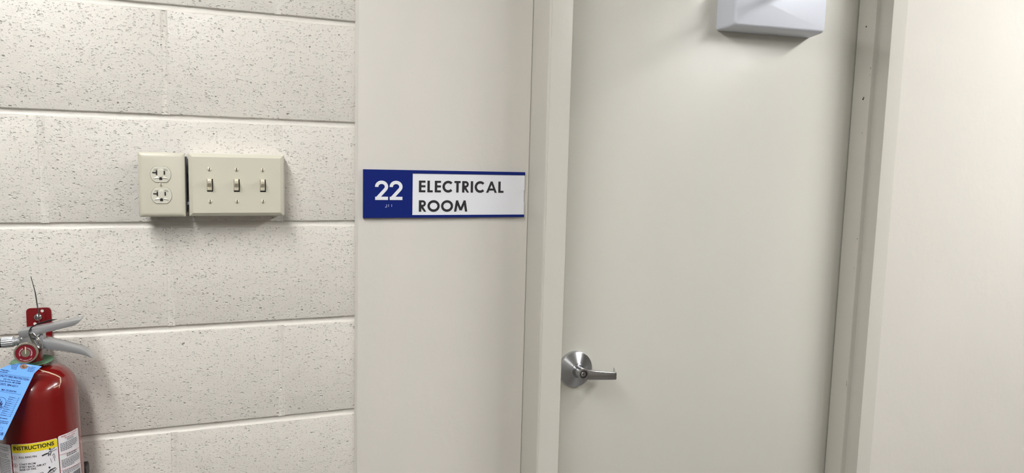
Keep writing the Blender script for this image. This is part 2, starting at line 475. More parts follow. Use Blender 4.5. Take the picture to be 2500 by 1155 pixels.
# closer: moulded cover with tapered sides
cl = MB()
def crect(x0, x1, z0, z1, y, r=0.006, sk=0.0):
    return [(a, y, Z0 + b + sk*(a-1.39)) for a, b in round_poly([(x0, z0), (x1, z0), (x1, z1), (x0, z1)], r, 4)]
SK = 0.022
rings = [crect(1.2385, 1.5370, 0.4742, 0.5760, YD-0.0004, 0.006, SK), crect(1.2395, 1.5360, 0.4752, 0.5750, YD-0.012, 0.0065, SK)]
rings += [crect(1.2450, 1.5312, 0.4775, 0.5720, YD-0.045, 0.007, SK), crect(1.2470, 1.5295, 0.4790, 0.5705, YD-0.0535, 0.0075, SK), crect(1.2492, 1.5275, 0.4812, 0.5685, YD-0.0580, 0.0075, SK), crect(1.2530, 1.5238, 0.4848, 0.5650, YD-0.0600, 0.006, SK)]
clo = cl.loft(rings).build('closer_cover', 'silver', dr, smooth=38)
tag(clo, 'silver door closer cover')
ca = MB().lathe([(0.012, 0.0), (0.012, 0.018), (0.009, 0.02)], (1.46, YD-0.030, Z0+0.5755), (0, 0, 1), 24).build('closer_spindle', 'silver', dr, smooth=35)
arm = MB()
q0 = Vector((1.46, YD-0.030, Z0+0.5895)); q1 = Vector((1.33, YD-0.30, Z0+0.600))
def barpts(a, b, w, t):
    d = (b-a).normalized(); s = Vector((-d.y, d.x, 0)).normalized()*w
    return [[a-s+Vector((0,0,-t)), a+s+Vector((0,0,-t)), a+s+Vector((0,0,t)), a-s+Vector((0,0,t))], [b-s*0.8+Vector((0,0,-t)), b+s*0.8+Vector((0,0,-t)), b+s*0.8+Vector((0,0,t)), b-s*0.8+Vector((0,0,t))]]
arm.loft(barpts(q0, q1, 0.011, 0.004))
arm.build('closer_arm', 'silver', dr, bevel=0.0015)
q2 = Vector((1.16, YF-0.012, Z0+0.6110))
MB().loft(barpts(q1+Vector((0,0,0.0085)), Vector((1.16, -0.09, Z0+0.6085)), 0.009, 0.004)).build('closer_forearm', 'silver', dr, bevel=0.0015)

# ================================================================== OUTLET AND SWITCHES
def plate(x0, x1, z0, z1, yb, prof, name, m, parent):
    mm = MB(); rings = []
    for (ins, y, r) in prof:
        rings.append([(a, yb+y, Z0+b) for a, b in round_poly([(x0+ins, z0+ins), (x1-ins, z0+ins), (x1-ins, z1-ins), (x0+ins, z1-ins)], r, 3)])
    return mm.loft(rings, False, True).build(name, m, parent, smooth=22)

def slot_screw(x, z, y, r, ang, parent, m='screw'):
    s = MB().lathe([(r, -0.0005), (r, 0.0006), (r*0.8, 0.0011), (r*0.35, 0.0014)], (x, y, Z0+z), (0, -1, 0), 20).build('screw', m, parent, smooth=50)
    d = Vector((math.sin(ang), 0, math.cos(ang))); n = Vector((d.z, 0, -d.x))*r*0.16; c_ = Vector((x, 0, Z0+z))
    a = [c_-d*r*0.92-n, c_-d*r*0.92+n, c_+d*r*0.92+n, c_+d*r*0.92-n]
    MB().loft([[(q.x, y-0.0008, q.z) for q in a], [(q.x, y-0.00155, q.z) for q in a]]).build('screw_slot', 'slot', s)
    return s

OUT = empty('duplex_outlet', W(-0.0065, -0.001, 0.0188), 'ivory duplex power outlet mounted beside the triple light switch', 'outlet', rot=(0, 0, 0))
soft = [(0.0, 0.0, 0.002), (0.0, -0.0022, 0.002), (0.0008, -0.0040, 0.0022), (0.0026, -0.0058, 0.003), (0.0052, -0.0071, 0.004), (0.0078, -0.0076, 0.004)]
plate(-0.0455, 0.0325, 0.0188, 0.1377, -0.0390, soft, 'cover_plate', 'ivory', OUT)
MB().box(-0.0360, 0.0345, -0.0395, 0.0005, Z0+0.026, Z0+0.131).build('outlet_box', 'steel_dark', OUT, bevel=0.001)
YO = -0.0466
def receptacle(cx, cz):
    n = 40; R_ = 0.0173; hh = 0.0146
    def ring(k, y):
        pts = []
        for i in range(n):
            t = 2*math.pi*(i+0.5)/n
            pts.append((cx + k*R_*math.cos(t), y, Z0+cz + max(-hh*k, min(hh*k, k*R_*math.sin(t)))))
        return pts
    # dark shadow gap, then the face
    r_ = MB().loft([ring(1.0, YO+0.0005), ring(1.0, YO-0.0010), ring(0.975, YO-0.0015)]).build('receptacle', 'ivory2', OUT, smooth=35)
    yb = YO-0.00155
    g = MB()
    # sloping facets of the face: roof-shaped ridge, hollow above each blade slot, wedge below
    P = lambda x, z, y: (cx+x, yb-y, Z0+cz+z)
    g.add([P(0, .0118, .0), P(-.0050, .0078, .0), P(-.0050, -.0028, .0), P(0, -.0048, .0010), P(0, .0078, .0010), P(.0050, .0078, .0), P(.0050, -.0028, .0)],
          [(0,1,4), (0,4,5), (1,2,3,4), (4,3,6,5), (2,6,3)])
    for s_ in (-1, 1):
        g.add([P(s_*.0122, -.0076, .0014), P(s_*.0054, -.0034, .0001), P(s_*.0028, -.0062, .0014), P(s_*.0122, -.0078, .0), P(s_*.0028, -.0064, .0)], [(0,2,1), (0,3,4,2)])
    g.build('face_ridge', 'ivory2', r_)
    hol = MB()
    for s_ in (-1, 1):
        hol.add([P(s_*.0055, .0102, .0001), P(s_*.0108, .0102, .0001), P(s_*.0120, .0062, .0001), P(s_*.0055, .0080, .0001), P(s_*.0050, .0110, .0015), P(s_*.0108, .0108, .0015), P(s_*.0120, .0062, .0002), P(s_*.0055, .0080, .0002)],
                [(4,5,6,7), (2,1,5,6), (0,3,7,4), (0,4,5,1)])
    hol.build('face_hollow', 'ivory2', r_)
    sl = lambda x0, x1, z0, z1: MB().box(cx+x0, cx+x1, yb-0.0011, yb+0.0008, Z0+cz+z0, Z0+cz+z1).build('blade_slot', 'slot', r_)
    sl(-.0078, -.0058, -.0006, .0073); sl(-.0136, -.0076, .0025, .0043); sl(.0053, .0073, .0000, .0067)
    pts = [(-.0025, -.0102), (.0025, -.0102)] + [(.0025*math.cos(t*math.pi/8), -.0076 + .0025*math.sin(t*math.pi/8)) for t in range(9)]
    MB().prism(pts, lambda a, b: (cx+a, yb-0.0006, Z0+cz+b), lambda a, b: (cx+a, yb+0.0008, Z0+cz+b)).build('ground_slot', 'slot', r_)
    # fine dark seam where the face passes through the plate
    MB().loft([ring(1.0, YO-0.0001), ring(1.022, YO-0.0001)], False, False).build('seam', 'slot', r_, fix=False)
receptacle(-0.0081, 0.0975); receptacle(-0.0076, 0.0587)
slot_screw(-0.0079, 0.0786, YO, 0.0033, 0.05, OUT)

SW = empty('light_switch', W(0.1235, -0.001, 0.0198), 'ivory three-gang toggle light switch beside the duplex outlet', 'light switch')
crisp = [(0.0, 0.0, 0.0006), (0.0, -0.0018, 0.0006), (0.0010, -0.0028, 0.0007), (0.0058, -0.0070, 0.0008), (0.0066, -0.0074, 0.0008)]
plate(0.0385, 0.2082, 0.0198, 0.1378, -0.0395, crisp, 'cover_plate', 'ivory', SW)
MB().box(0.0402, 0.2099, -0.0380, 0.0005, Z0+0.0212, Z0+0.1390).build('mounting_box', 'mortar', SW, bevel=0.0012)
YS = -0.0469
for i, (sx, lean) in enumerate([(0.0752, 0.0), (0.1223, 0.0), (0.1695, 0.0)]):
    sz = 0.0784
    MB().box(sx-0.0052, sx+0.0053, YS-0.00025, YS+0.001, Z0+sz-0.0121, Z0+sz+0.0121).build('toggle_slot', 'slot', SW)
    prof = [(0.0005, -0.0098), (-0.0024, -0.0096), (-0.0034, -0.0072), (-0.0030, -0.0030), (-0.0100, 0.0022), (-0.0122, 0.0040), (-0.0132, 0.0088), (-0.0120, 0.0112), (-0.0020, 0.0122), (0.0005, 0.0122)]
    t_ = MB().loft([[(sx-0.0047+(0.0009 if a < -0.006 else 0), YS+a, Z0+sz+b) for a, b in prof], [(sx+0.0034-(0.0007 if a < -0.006 else 0), YS+a, Z0+sz+b) for a, b in prof]])
    t_.build('toggle', 'toggle', SW, bevel=0.0005, bseg=2, smooth=40)
for (sx, sz, an) in [(0.0747, 0.1085, 0.22), (0.1222, 0.1087, 0.05), (0.1694, 0.1088, -0.02), (0.0751, 0.0479, 0.02), (0.1226, 0.0480, 0.02), (0.1697, 0.0482, 0.15)]:
    slot_screw(sx, sz, YS, 0.0038, an, SW)
MB().lathe([(0.0085, -0.0005), (0.0085, 0.0016), (0.0070, 0.0016), (0.0070, 0.0030), (0.0090, 0.0030), (0.0090, 0.0058)], (0.0345, -0.0280, Z0+0.0413), (1, 0, 0), 8).build('conduit_nipple', 'steel_dark', SW, smooth=30)

# ================================================================== ROOM SIGN
SG = empty('room_sign', W(0.55, YP, 0.0118), 'blue and white room sign lettered 22 ELECTRICAL ROOM', 'sign')
SX0, SX1, SZ0, SZ1 = 0.3684, 0.7314, 0.0115, 0.1130
ysf = -0.0118
MB().box(SX0, 0.4727, ysf, YP, Z0+SZ0, Z0+SZ1).build('number_plate', 'blue', SG, bevel=0.0004)
MB().box(0.4727, SX1, ysf, YP, Z0+SZ1-0.0069, Z0+SZ1).build('rail', 'blue', SG, bevel=0.0004)
MB().box(0.4727, SX1, ysf, YP, Z0+SZ0, Z0+SZ0+0.0058).build('rail', 'blue', SG, bevel=0.0004)
MB().box(0.4727, SX1, -0.0068, YP, Z0+SZ0+0.0058, Z0+SZ1-0.0069).build('backing', 'blue', SG)
# white insert with thumb notch on its open end
zi0, zi1 = SZ0+0.0059, SZ1-0.0070
pts = [(0.4729, zi0), (0.7300, zi0)]
cz_ = 0.0598
pts += [(0.7300, 0.0480)]
insert = MB().prism([(0.4729, zi0), (0.7302, zi0), (0.7302, zi1), (0.4729, zi1)], lambda x, z: (x, -0.0068, Z0+z), lambda x, z: (x, -0.0092, Z0+z)).build('insert', 'white', SG)
nt_ = []
for i in range(17):
    t = math.pi/2 + math.pi*i/16
    nt_.append((0.7300 + 0.0112*math.cos(t), cz_ + 0.0128*math.sin(t)))
# clear front sheet outlined: body with a half-round cut-out
outer = [(0.4729, zi0), (0.7302, zi0)] + [(0.7302, cz_-0.0128)] + list(reversed(nt_))[0:] + [(0.7302, cz_+0.0128), (0.7302, zi1), (0.4729, zi1)]
MB().prism(outer, lambda x, z: (x, -0.0093, Z0+z), lambda x, z: (x, -0.0106, Z0+z)).build('cover_sheet', 'white', SG)
MB().box(0.7304, 0.7312, -0.0104, -0.0068, Z0+zi0, Z0+cz_-0.0128).build('cover_edge', 'clear', SG)
MB().box(0.7304, 0.7312, -0.0104, -0.0068, Z0+cz_+0.0128, Z0+zi1).build('cover_edge', 'clear', SG)

def ribbon(mm, pts, w, y0, y1, fn):
    """flat stroke of width w through 2D points, extruded from y0 to y1"""
    P_ = [Vector(p) for p in pts]; n = len(P_); L, R_ = [], []
    for i in range(n):
        if i == 0: d = (P_[1]-P_[0]).normalized(); nn = Vector((-d.y, d.x)); k = 1
        elif i == n-1: d = (P_[-1]-P_[-2]).normalized(); nn = Vector((-d.y, d.x)); k = 1
        else:
            d0 = (P_[i]-P_[i-1]).normalized(); d1 = (P_[i+1]-P_[i]).normalized()
            nn = (Vector((-d0.y, d0.x)) + Vector((-d1.y, d1.x))).normalized(); k = min(1/max(0.3, nn.dot(Vector((-d0.y, d0.x)))), 2.2)
        L.append(P_[i]+nn*w/2*k); R_.append(P_[i]-nn*w/2*k)
    for i in range(n-1):
        q = [L[i], R_[i], R_[i+1], L[i+1]]
        mm.loft([[fn(a.x, a.y, y0) for a in q], [fn(a.x, a.y, y1) for a in q]])

def arc(cx, cy, rx, ry, a0, a1, n=24):
    return [(cx+rx*math.cos(math.radians(a0+(a1-a0)*i/n)), cy+ry*math.sin(math.radians(a0+(a1-a0)*i/n))) for i in range(n+1)]

def glyph(ch, w):
    """strokes (points, width) of a geometric bold capital in a box w wide and 1 high"""
    s, t = 0.215, 0.178
    if ch == 'E': return [([(s/2, 0), (s/2, 1)], s), ([(s/2, 1-t/2), (w, 1-t/2)], t), ([(s/2, .515), (w, .515)], t), ([(s/2, t/2), (w, t/2)], t)]
    if ch == 'L': return [([(s/2, 0), (s/2, 1)], s), ([(s/2, t/2), (w, t/2)], t)]
    if ch == 'I': return [([(w/2, 0), (w/2, 1)], s)]
    if ch == 'T': return [([(w/2, 0), (w/2, 1)], s), ([(0, 1-t/2), (w, 1-t/2)], t)]
    if ch == 'C':
        r = 0.515-s/2
        return [(arc(0.515, .5, r, r, 42, 318, 32), s)]
    if ch == 'O': return [(arc(w/2, .5, w/2-s/2, .515-s/2, 0, 360, 40), s)]
    if ch == 'R':
        b = 0.285-t/2
        return [([(s/2, 0), (s/2, 1)], s), ([(s/2, 1-t/2), (w*.52, 1-t/2)] + arc(w*.52, 1-.285, w*.93-w*.52-s*.35, b, 90, -90, 16)[1:] + [(s/2, 1-.57+t/2)], t*1.02),
                ([(w*.36, .46), (w-s*.62+.05, -.08)], s*1.02)]
    if ch == 'A':
        return [([(s*.53-.03, -.08), (w/2-.015+.03, 1.08)], s), ([(w-s*.53+.03, -.08), (w/2+.015-.03, 1.08)], s), ([(w*.2, .29), (w*.8, .29)], t)]
    if ch == 'M':
        return [([(s*.5-.01, -.08), (w*.215+.01, 1.08)], s), ([(w-s*.5+.01, -.08), (w-w*.215-.01, 1.08)], s), ([(w*.215, .93), (w/2, .13)], s*.95), ([(w-w*.215, .93), (w/2, .13)], s*.95)]
    if ch == '2':
        c0 = arc(w*.5, .69, w*.5-.085, .31-.085, 184, -38, 24)
        return [(c0 + [(0.13, .10)], .172), ([(0.01, .085), (w, .085)], .17)]

def letters(name, items, z0, z1, m, y0, y1, parent):
    for ch, x0, x1 in items:
        h = z1-z0; mm = MB()
        for si, (pts_, wd_) in enumerate(glyph(ch, (x1-x0)/h)):
            ribbon(mm, pts_, wd_, y0 - si*0.00002, y1 - si*0.00004, lambda a, b, y: (x0+a*h, y, Z0+z0+min(max(b, 0.0 if ch not in 'CO' else b), 1.0 if ch not in 'CO' else b)*h))
        mm.build(name, m, parent)
letters('letter', [('E', .4867, .5009), ('L', .5053, .5171), ('E', .5216, .5353), ('C', .5388, .5636), ('T', .5656, .5797), ('R', .5833, .5990), ('I', .6032, .6082), ('C', .6121, .6375), ('A', .6394, .6637), ('L', .6676, .6801)],
        .0662, .0912, 'ink', -0.01055, -0.0110, SG)
letters('letter', [('R', .4871, .5030), ('O', .5060, .5332), ('O', .5362, .5633), ('M', .5658, .5959)], .0244, .0490, 'ink', -0.01055, -0.0110, SG)
letters('numeral', [('2', .3926, .4200), ('2', .4233, .4507)], .0495, .0900, 'white', -0.0117, -0.0126, SG)
for (bx, bz) in [(.4173, .0389), (.4173, .0366), (.4173, .0343), (.4150, .0343), (.4214, .0389), (.4214, .0361), (.4280, .0389), (.4280, .0361)]:
    MB().lathe([(0.0008, -0.0002), (0.0008, 0.0002), (0.0005, 0.0006)], (bx, ysf, Z0+bz), (0, -1, 0), 10).build('braille_dot', 'white', SG, smooth=40)

# ================================================================== FIRE EXTINGUISHER
TH = math.radians(-1.8)
FE = empty('fire_extinguisher', W(-0.2135+0.0138, -0.075, -0.64), 'red fire extinguisher with pressure gauge hanging on the block wall', 'fire extinguisher', rot=(0, TH, 0))
RC = 0.0618
prof = [(0.050, 0.0), (RC-0.003, 0.002), (RC, 0.006), (RC, 0.355)]
for i in range(1, 13):           # domed shoulder
    t = math.pi/2*i/12
    prof.append((0.0168 + (RC-0.0168)*math.cos(t)**0.9 if i < 12 else 0.0168, 0.355 + 0.047*math.sin(t)))
prof += [(0.0150, 0.405), (0.0138, 0.408)]
MB().lathe(prof, (0, 0, 0), (0, 0, 1), 72).build('cylinder', 'red', FE, local=True, smooth=30)
MB().lathe([(0.0132, 0.405), (0.0132, 0.4285), (0.0142, 0.4295), (0.0142, 0.434), (0.0125, 0.436)], (0, 0, 0), (0, 0, 1), 32).build('neck', 'red', FE, local=True, smooth=35)
# green inspection collar, tipped a little to the front
cm = MB(); rings = []
for (r, h) in [(0.0145, 0.4085), (0.0145, 0.4100), (0.0320, 0.4100), (0.0325, 0.4092), (0.0320, 0.4085), (0.0145, 0.4085)]:
    rings.append([(-0.0035+r*math.cos(2*math.pi*i/48), r*math.sin(2*math.pi*i/48), h + 0.0020 + 0.05*r*math.sin(2*math.pi*i/48) - 0.02*r*math.cos(2*math.pi*i/48)) for i in range(48)])
tag(cm.loft(rings, False, False).build('inspection_collar', 'green', FE, local=True, smooth=30), 'green plastic collar around the neck')

def CY(u, v, e=0.0):             # label coordinates: arc length from the front, height -> local point
    r = RC + e
    return (r*math.sin(u/RC), -r*math.cos(u/RC), v)
def patch(u0, u1, v0, v1, e, m, name, parent, rt=0.0028, n=20):
    mm = MB(); rings = []
    us = sorted(set([u0 + (u1-u0)*i/n for i in range(n+1)] + [u0+rt*(1-math.cos(t*math.pi/12)) for t in range(7)] + [u1-rt*(1-math.cos(t*math.pi/12)) for t in range(7)]))
    for u in us:
        d = min(u-u0, u1-u); cut = rt - math.sqrt(max(0, rt*rt - (rt-d)**2)) if d < rt else 0
        rings.append([CY(u, v0, e), CY(u, v1-cut, e), CY(u, v1-cut, e-0.0002), CY(u, v0, e-0.0002)])
    mm.loft(rings); return mm.build(name, m, parent, local=True, smooth=30)
LZ0 = 0.10
K = RC/0.0638                    # arc scale of the survey
SH = -0.0010
ru = lambda u: u*K + SH
# red carrier then three panels
pl = patch(ru(-0.098), ru(-0.0346), LZ0, 0.2832, 0.0005, 'label', 'label_panel', FE)
pm = patch(ru(-0.0324), ru(0.0391), LZ0, 0.2845, 0.0005, 'label', 'label_panel', FE)
pr = patch(ru(0.0406), ru(0.0850), LZ0, 0.2865, 0.0005, 'label', 'label_panel', FE)
yb_ = patch(ru(-0.0318), ru(0.0385), 0.2692, 0.2840, 0.0007, 'yellow', 'title_band', pm)
def put_text(mm, s, u, v, size, align='LEFT', bold=0.0, e=0.0010, sx=1.0):
    vs, fs = text_mesh(s, size, align, bold)
    mm.add([CY(u + x*sx, v + y, e) for x, y, z in vs], fs)
def words(mm, u0, u1, v, h, e=0.0009, seed=0, fill=0.93):
    rnd = random.Random(seed); u = u0
    end = u0 + (u1-u0)*fill
    while u < end:
        w = rnd.uniform(0.0016, 0.0042); w = min(w, end-u)
        if w > 0.0006:
            mm.add([CY(u, v, e), CY(u+w, v, e), CY(u+w, v+h, e), CY(u, v+h, e)], [(0, 1, 2, 3)])
        u += w + 0.0008
tx = MB()
def fit_text(mm, s, u0, u1, v, cap, bold=0.0, e=0.0010):
    vs, fs = text_mesh(s, 1.0, 'LEFT', 0.0)
    x0 = min(q[0] for q in vs); x1 = max(q[0] for q in vs); y1 = max(q[1] for q in text_mesh('H', 1.0)[0])
    if bold: vs, fs = text_mesh(s, 1.0, 'LEFT', bold)
    mm.add([CY(u0 + (x-x0)/(x1-x0)*(u1-u0), v + y/y1*cap, e) for x, y, z in vs], fs)
fit_text(tx, 'INSTRUCTIONS', ru(-0.0283), ru(0.0333), 0.2742, 0.0064, 0.028)
fit_text(tx, 'PULL RING PIN.', ru(-0.0203), ru(0.0075), 0.2597, 0.0031, 0.012)
fit_text(tx, 'START FROM', ru(-0.0206), ru(0.0043), 0.2475, 0.0031, 0.012)
fit_text(tx, '8 FEET BACK. AIM AT', ru(-0.0206), ru(0.0191), 0.2427, 0.0031, 0.012)
fit_text(tx, 'BASE OF FIRE.', ru(-0.0206), ru(0.0053), 0.2381, 0.0031, 0.012)
fit_text(tx, 'EXTINGUISHER', ru(-0.0150), ru(0.0153), 0.2280, 0.0031, 0.012)
for n_, vv in (('1', 0.2607), ('2', 0.2474), ('3', 0.2330)):
    vs, fs = text_mesh(n_, 0.0052, 'CENTER', 0.02); tx.add([CY(ru(-0.0281)+x, vv-0.0018+y, 0.0010) for x, y, z in vs], fs)
# pictograms: valve with hose, arrow and hand outlines
def stroke(mm, pts_, w, e=0.0010):
    ribbon(mm, pts_, w, e-0.0002, e, lambda a, b, y: CY(ru(a), b, y))
stroke(tx, [(.0143, .2598), (.0185, .2612), (.0235, .2622)], 0.0022)
stroke(tx, [(.0262, .2705), (.0268, .2680)], 0.0016); stroke(tx, [(.0252, .2688), (.0270, .2672), (.0286, .2690)], 0.0009)
for a_, b_ in (((.0250, .2640), (.0345, .2695)), ((.0270, .2630), (.0372, .2655))):
    g_ = MB(); stroke(g_, [a_, b_], 0.0015); g_.build('pictogram', 'labelgrey', pm, local=True)
stroke(tx, arc(.0262, .2622, .0020, .0022, 0, 360, 14), 0.0008)
stroke(tx, [(.0245, .2605), (.0235, .2570)], 0.0012); stroke(tx, [(.0275, .2600), (.0262, .2565)], 0.0007)
stroke(tx, [(.0282, .2436), (.0272, .2480), (.0262, .2520)], 0.0005); stroke(tx, [(.0290, .2560), (.0320, .2590), (.0335, .2540), (.0322, .2480), (.0330, .2450)], 0.0005)
stroke(tx, [(.0305, .2510), (.0318, .2550)], 0.0005)
stroke(tx, [(.0236, .2382), (.0240, .2362)], 0.0016); stroke(tx, [(.0225, .2368), (.0240, .2352), (.0255, .2370)], 0.0009)
stroke(tx, [(.0205, .2270), (.0250, .2320), (.0330, .2335)], 0.0016); stroke(tx, arc(.0270, .2290, .0030, .0020, 0, 360, 14), 0.0008); stroke(tx, [(.0300, .2270), (.0345, .2320)], 0.0007)
tx.build('printed_text', 'ink', pm, local=True)
rd = MB()
for vv in (0.2607, 0.2474, 0.2330): stroke(rd, arc(-0.0281, vv, .0038, .0034, 0, 360, 28), 0.00035)
rd.build('number_ring', 'labelred', pm, local=True)
# right panel: maker's line in red, small print and bar code
rr = MB(); fit_text(rr, 'Badger Fire Protection', ru(0.0461), ru(0.0794), 0.2830, 0.0026)
g_ = MB(); words(g_, ru(0.052), ru(0.075), 0.2795, 0.0011, seed=4); g_.build('red_small_print', 'labelred', pr, local=True)
for v0_ in (0.2532, 0.2248):
    g_ = MB(); stroke(g_, [(0.0406+i*0.0044, v0_-i*0.0003) for i in range(11)], 0.0004); g_.build('rule_line', 'labelred', pr, local=True)
rr.build('red_print', 'labelred', pr, local=True)
rk = MB()
for i in range(2): words(rk, ru(0.056), ru(0.071), 0.2768-i*0.0024, 0.0010, seed=20+i)
for i in range(5): words(rk, ru(0.0432), ru(0.0800), 0.2708-i*0.0030, 0.0014, seed=30+i, fill=(0.95, 0.98, 0.96, 0.9, 0.6)[i])
for i in range(2): words(rk, ru(0.053), ru(0.076), 0.2492-i*0.0030, 0.0017, seed=40+i)
for i in range(6): words(rk, ru(0.0432), ru(0.0826), 0.2415-i*0.0026, 0.0012, seed=50+i, fill=(1, 1, 1, 1, .98, .6)[i])
for i in range(3): words(rk, ru(0.0440), ru(0.0826), 0.2215-i*0.0027, 0.0011, seed=60+i)
u = 0.0627; i = 0
while u < 0.0815:
    w = (0.0005, 0.0009, 0.0004, 0.0012, 0.0006)[i % 5]; i += 1
    rk.add([CY(ru(u), 0.200, 0.0009), CY(ru(u+w), 0.200, 0.0009), CY(ru(u+w), 0.2135, 0.0009), CY(ru(u), 0.2135, 0.0009)], [(0, 1, 2, 3)]); u += w + 0.0006
rk.build('small_print', 'fine', pr, local=True)
lk_ = MB()
fit_text(lk_, 'Dry Chemical', ru(-0.0610), ru(-0.0395), 0.2762, 0.0024, 0.012); fit_text(lk_, 'Fire Extinguisher', ru(-0.0650), ru(-0.0385), 0.2722, 0.0024, 0.012)
for i in range(3): words(lk_, ru(-0.064), ru(-0.038), 0.2655-i*0.0030, 0.0012, seed=70+i, fill=(.95, .8, .9)[i])
for i in range(14): words(lk_, ru(-0.070), ru(-0.0362), 0.2555-i*0.0030, 0.0012, seed=80+i, fill=0.97)
stroke(lk_, [(-0.070+i*0.003, 0.2700) for i in range(12)], 0.0002)
lk_.build('small_print', 'fine', pl, local=True)

# valve body, levers, gauge, hose
LYF, LYB = -0.0125, 0.0125       # front and back cheeks
va = MB()
poly = round_poly([(-0.0178, 0.4455), (0.0170, 0.4330), (0.0178, 0.4560), (0.0050, 0.4672), (-0.0165, 0.4672)], [0.003, 0.002, 0.002, 0.002, 0.002], 3)
va.loft([[(a, LYF, b) for a, b in poly], [(a, LYB, b) for a, b in poly]])
va.lathe([(0.0118, 0.430), (0.0118, 0.452)], (0, 0, 0), (0, 0, 1), 24)
va.build('valve_body', 'alu', FE, local=True, bevel=0.0006, smooth=35)
MB().lathe([(0.0026, -0.001), (0.0026, 0.0008), (0.0012, 0.0016)], (-0.0138, LYF, 0.4540), (0, -1, 0), 16).build('rivet', 'alu', FE, local=True, smooth=50)
def channel(name, cen, label):
    """folded sheet lever: cen = list of (x, z_top, z_bottom, half width); web on top, two cheeks below"""
    mm = MB(); t = 0.0022; rings = []
    for (x, zt, zb, hw) in cen:
        rings.append([(x, -hw, zb), (x, -hw, zt), (x, hw, zt), (x, hw, zb), (x, hw-t, zb), (x, hw-t, zt-t), (x, -hw+t, zt-t), (x, -hw+t, zb)])
    mm.loft(rings)
    return tag(mm.build(name, 'alu', FE, local=True, bevel=0.0009, bseg=2, smooth=30), label)
channel('squeeze_lever', [(-0.0172, 0.4672, 0.4655, 0.0136), (-0.0150, 0.4680, 0.4560, 0.0136), (0.0076, 0.4712, 0.4592, 0.0132), (0.0400, 0.4757, 0.4650, 0.0128), (0.0640, 0.4790, 0.4697, 0.0126), (0.0720, 0.4800, 0.4735, 0.0126), (0.0770, 0.4808, 0.4790, 0.0126)], 'aluminium squeeze lever')
def inverted(name, cen, label):
    mm = MB(); t = 0.0022; rings = []
    for (x, zt, zb, hw) in cen:
        rings.append([(x, -hw, zb), (x, -hw, zt), (x, hw, zt), (x, hw, zb), (x, hw-t, zb), (x, hw-t, zt-t), (x, -hw+t, zt-t), (x, -hw+t, zb)])
    mm.loft(rings)
    return tag(mm.build(name, 'alu', FE, local=True, bevel=0.0009, bseg=2, smooth=30), label)
inverted('carry_handle', [(0.0120, 0.4520, 0.4350, 0.0120), (0.0260, 0.4478, 0.4318, 0.0120), (0.0450, 0.4400, 0.4262, 0.0122), (0.0600, 0.4336, 0.4216, 0.0124), (0.0720, 0.4284, 0.4178, 0.0126), (0.0790, 0.4236, 0.4148, 0.0128), (0.0840, 0.4180, 0.4120, 0.0130), (0.0895, 0.4105, 0.4088, 0.0132)], 'aluminium carrying handle')
# pull pin ring: double wire loop
mm = MB()
for k, (dy, dx) in enumerate(((0.0, -0.0008), (-0.0036, 0.0018))):
    cx_, cz2 = 0.0092+dx, 0.4515
    pts = []
    for i in range(32):
        t = 2*math.pi*i/32
        a, b = 0.0052*math.cos(t), 0.0148*math.sin(t)
        pts.append((cx_ + a*0.94 + b*-0.36, -0.0215 + dy - 0.004*math.cos(t), cz2 + a*0.25 + b*0.93))
    mm.tube(pts, 0.0018, 10, True)
mm.tube([(0.0035, -0.0205, 0.4600), (0.0040, -0.012, 0.4600), (0.0040, 0.015, 0.4600)], 0.0016, 8)
tag(mm.build('pull_pin', 'chrome', FE, local=True, smooth=60), 'steel pull pin with double ring')
# gauge facing the corridor
gd = Vector((0.06, -1.0, 0.02)).normalized(); go = Vector((-0.0021, -0.0425, 0.4358))
gs = MB().lathe([(0.0075, 0.0), (0.0075, 0.031)], go - gd*0.040, gd, 20)
gs.lathe([(0.0150, -0.010), (0.0172, -0.0085), (0.0176, -0.0010), (0.0168, 0.0012), (0.0150, 0.0012), (0.0147, 0.0002)], go, gd, 48)
ga = gs.build('pressure_gauge', 'brass', FE, local=True, smooth=35)
tag(ga, 'round pressure gauge with red dial')
gu = Vector((0, 0, 1)).cross(gd).normalized(); gv = gd.cross(gu).normalized()
if gu.x < 0: gu = -gu
def GP(a, b, e): return go + gu*a + gv*b + gd*e
def disc(name, r, e, m, n=36):
    MB().loft([[GP(r*math.cos(2*math.pi*i/n), r*math.sin(2*math.pi*i/n), e-0.0005) for i in range(n)], [GP(r*math.cos(2*math.pi*i/n), r*math.sin(2*math.pi*i/n), e) for i in range(n)]]).build(name, m, ga, local=True)
disc('dial', 0.0149, 0.0003, 'dial'); disc('dial_centre', 0.0066, 0.0005, 'brass')
gt = MB()
def arc_text(s, r, a_mid, size, flip=False):
    vs, fs = text_mesh(s, size, 'CENTER', 0.0)
    out = []
    for x, y, z in vs:
        if flip: t = math.radians(a_mid) + x/r; rad = r - y
        else: t = math.radians(a_mid) - x/r; rad = r + y
        out.append(GP(rad*math.cos(t), rad*math.sin(t), 0.0007))
    gt.add(out, fs)
arc_text('RECHARGE', 0.0080, 158, 0.0026); arc_text('OVERCHARGED', 0.0080, 22, 0.0024); arc_text('DRY CHEMICAL ONLY', 0.0130, 270, 0.0020, True)
gt.build('dial_lettering', 'white', ga, local=True, fix=False)
nd = MB(); nd.loft([[GP(-0.0006, -0.001, 0.0008), GP(0.0006, -0.001, 0.0008), GP(0.0010, 0.0105, 0.0008), GP(0.0, 0.0118, 0.0008), GP(-0.0004, 0.0105, 0.0008)], [GP(-0.0006, -0.001, 0.0013), GP(0.0006, -0.001, 0.0013), GP(0.0010, 0.0105, 0.0013), GP(0.0, 0.0118, 0.0013), GP(-0.0004, 0.0105, 0.0013)]])
nd.build('needle', 'string', ga, local=True)
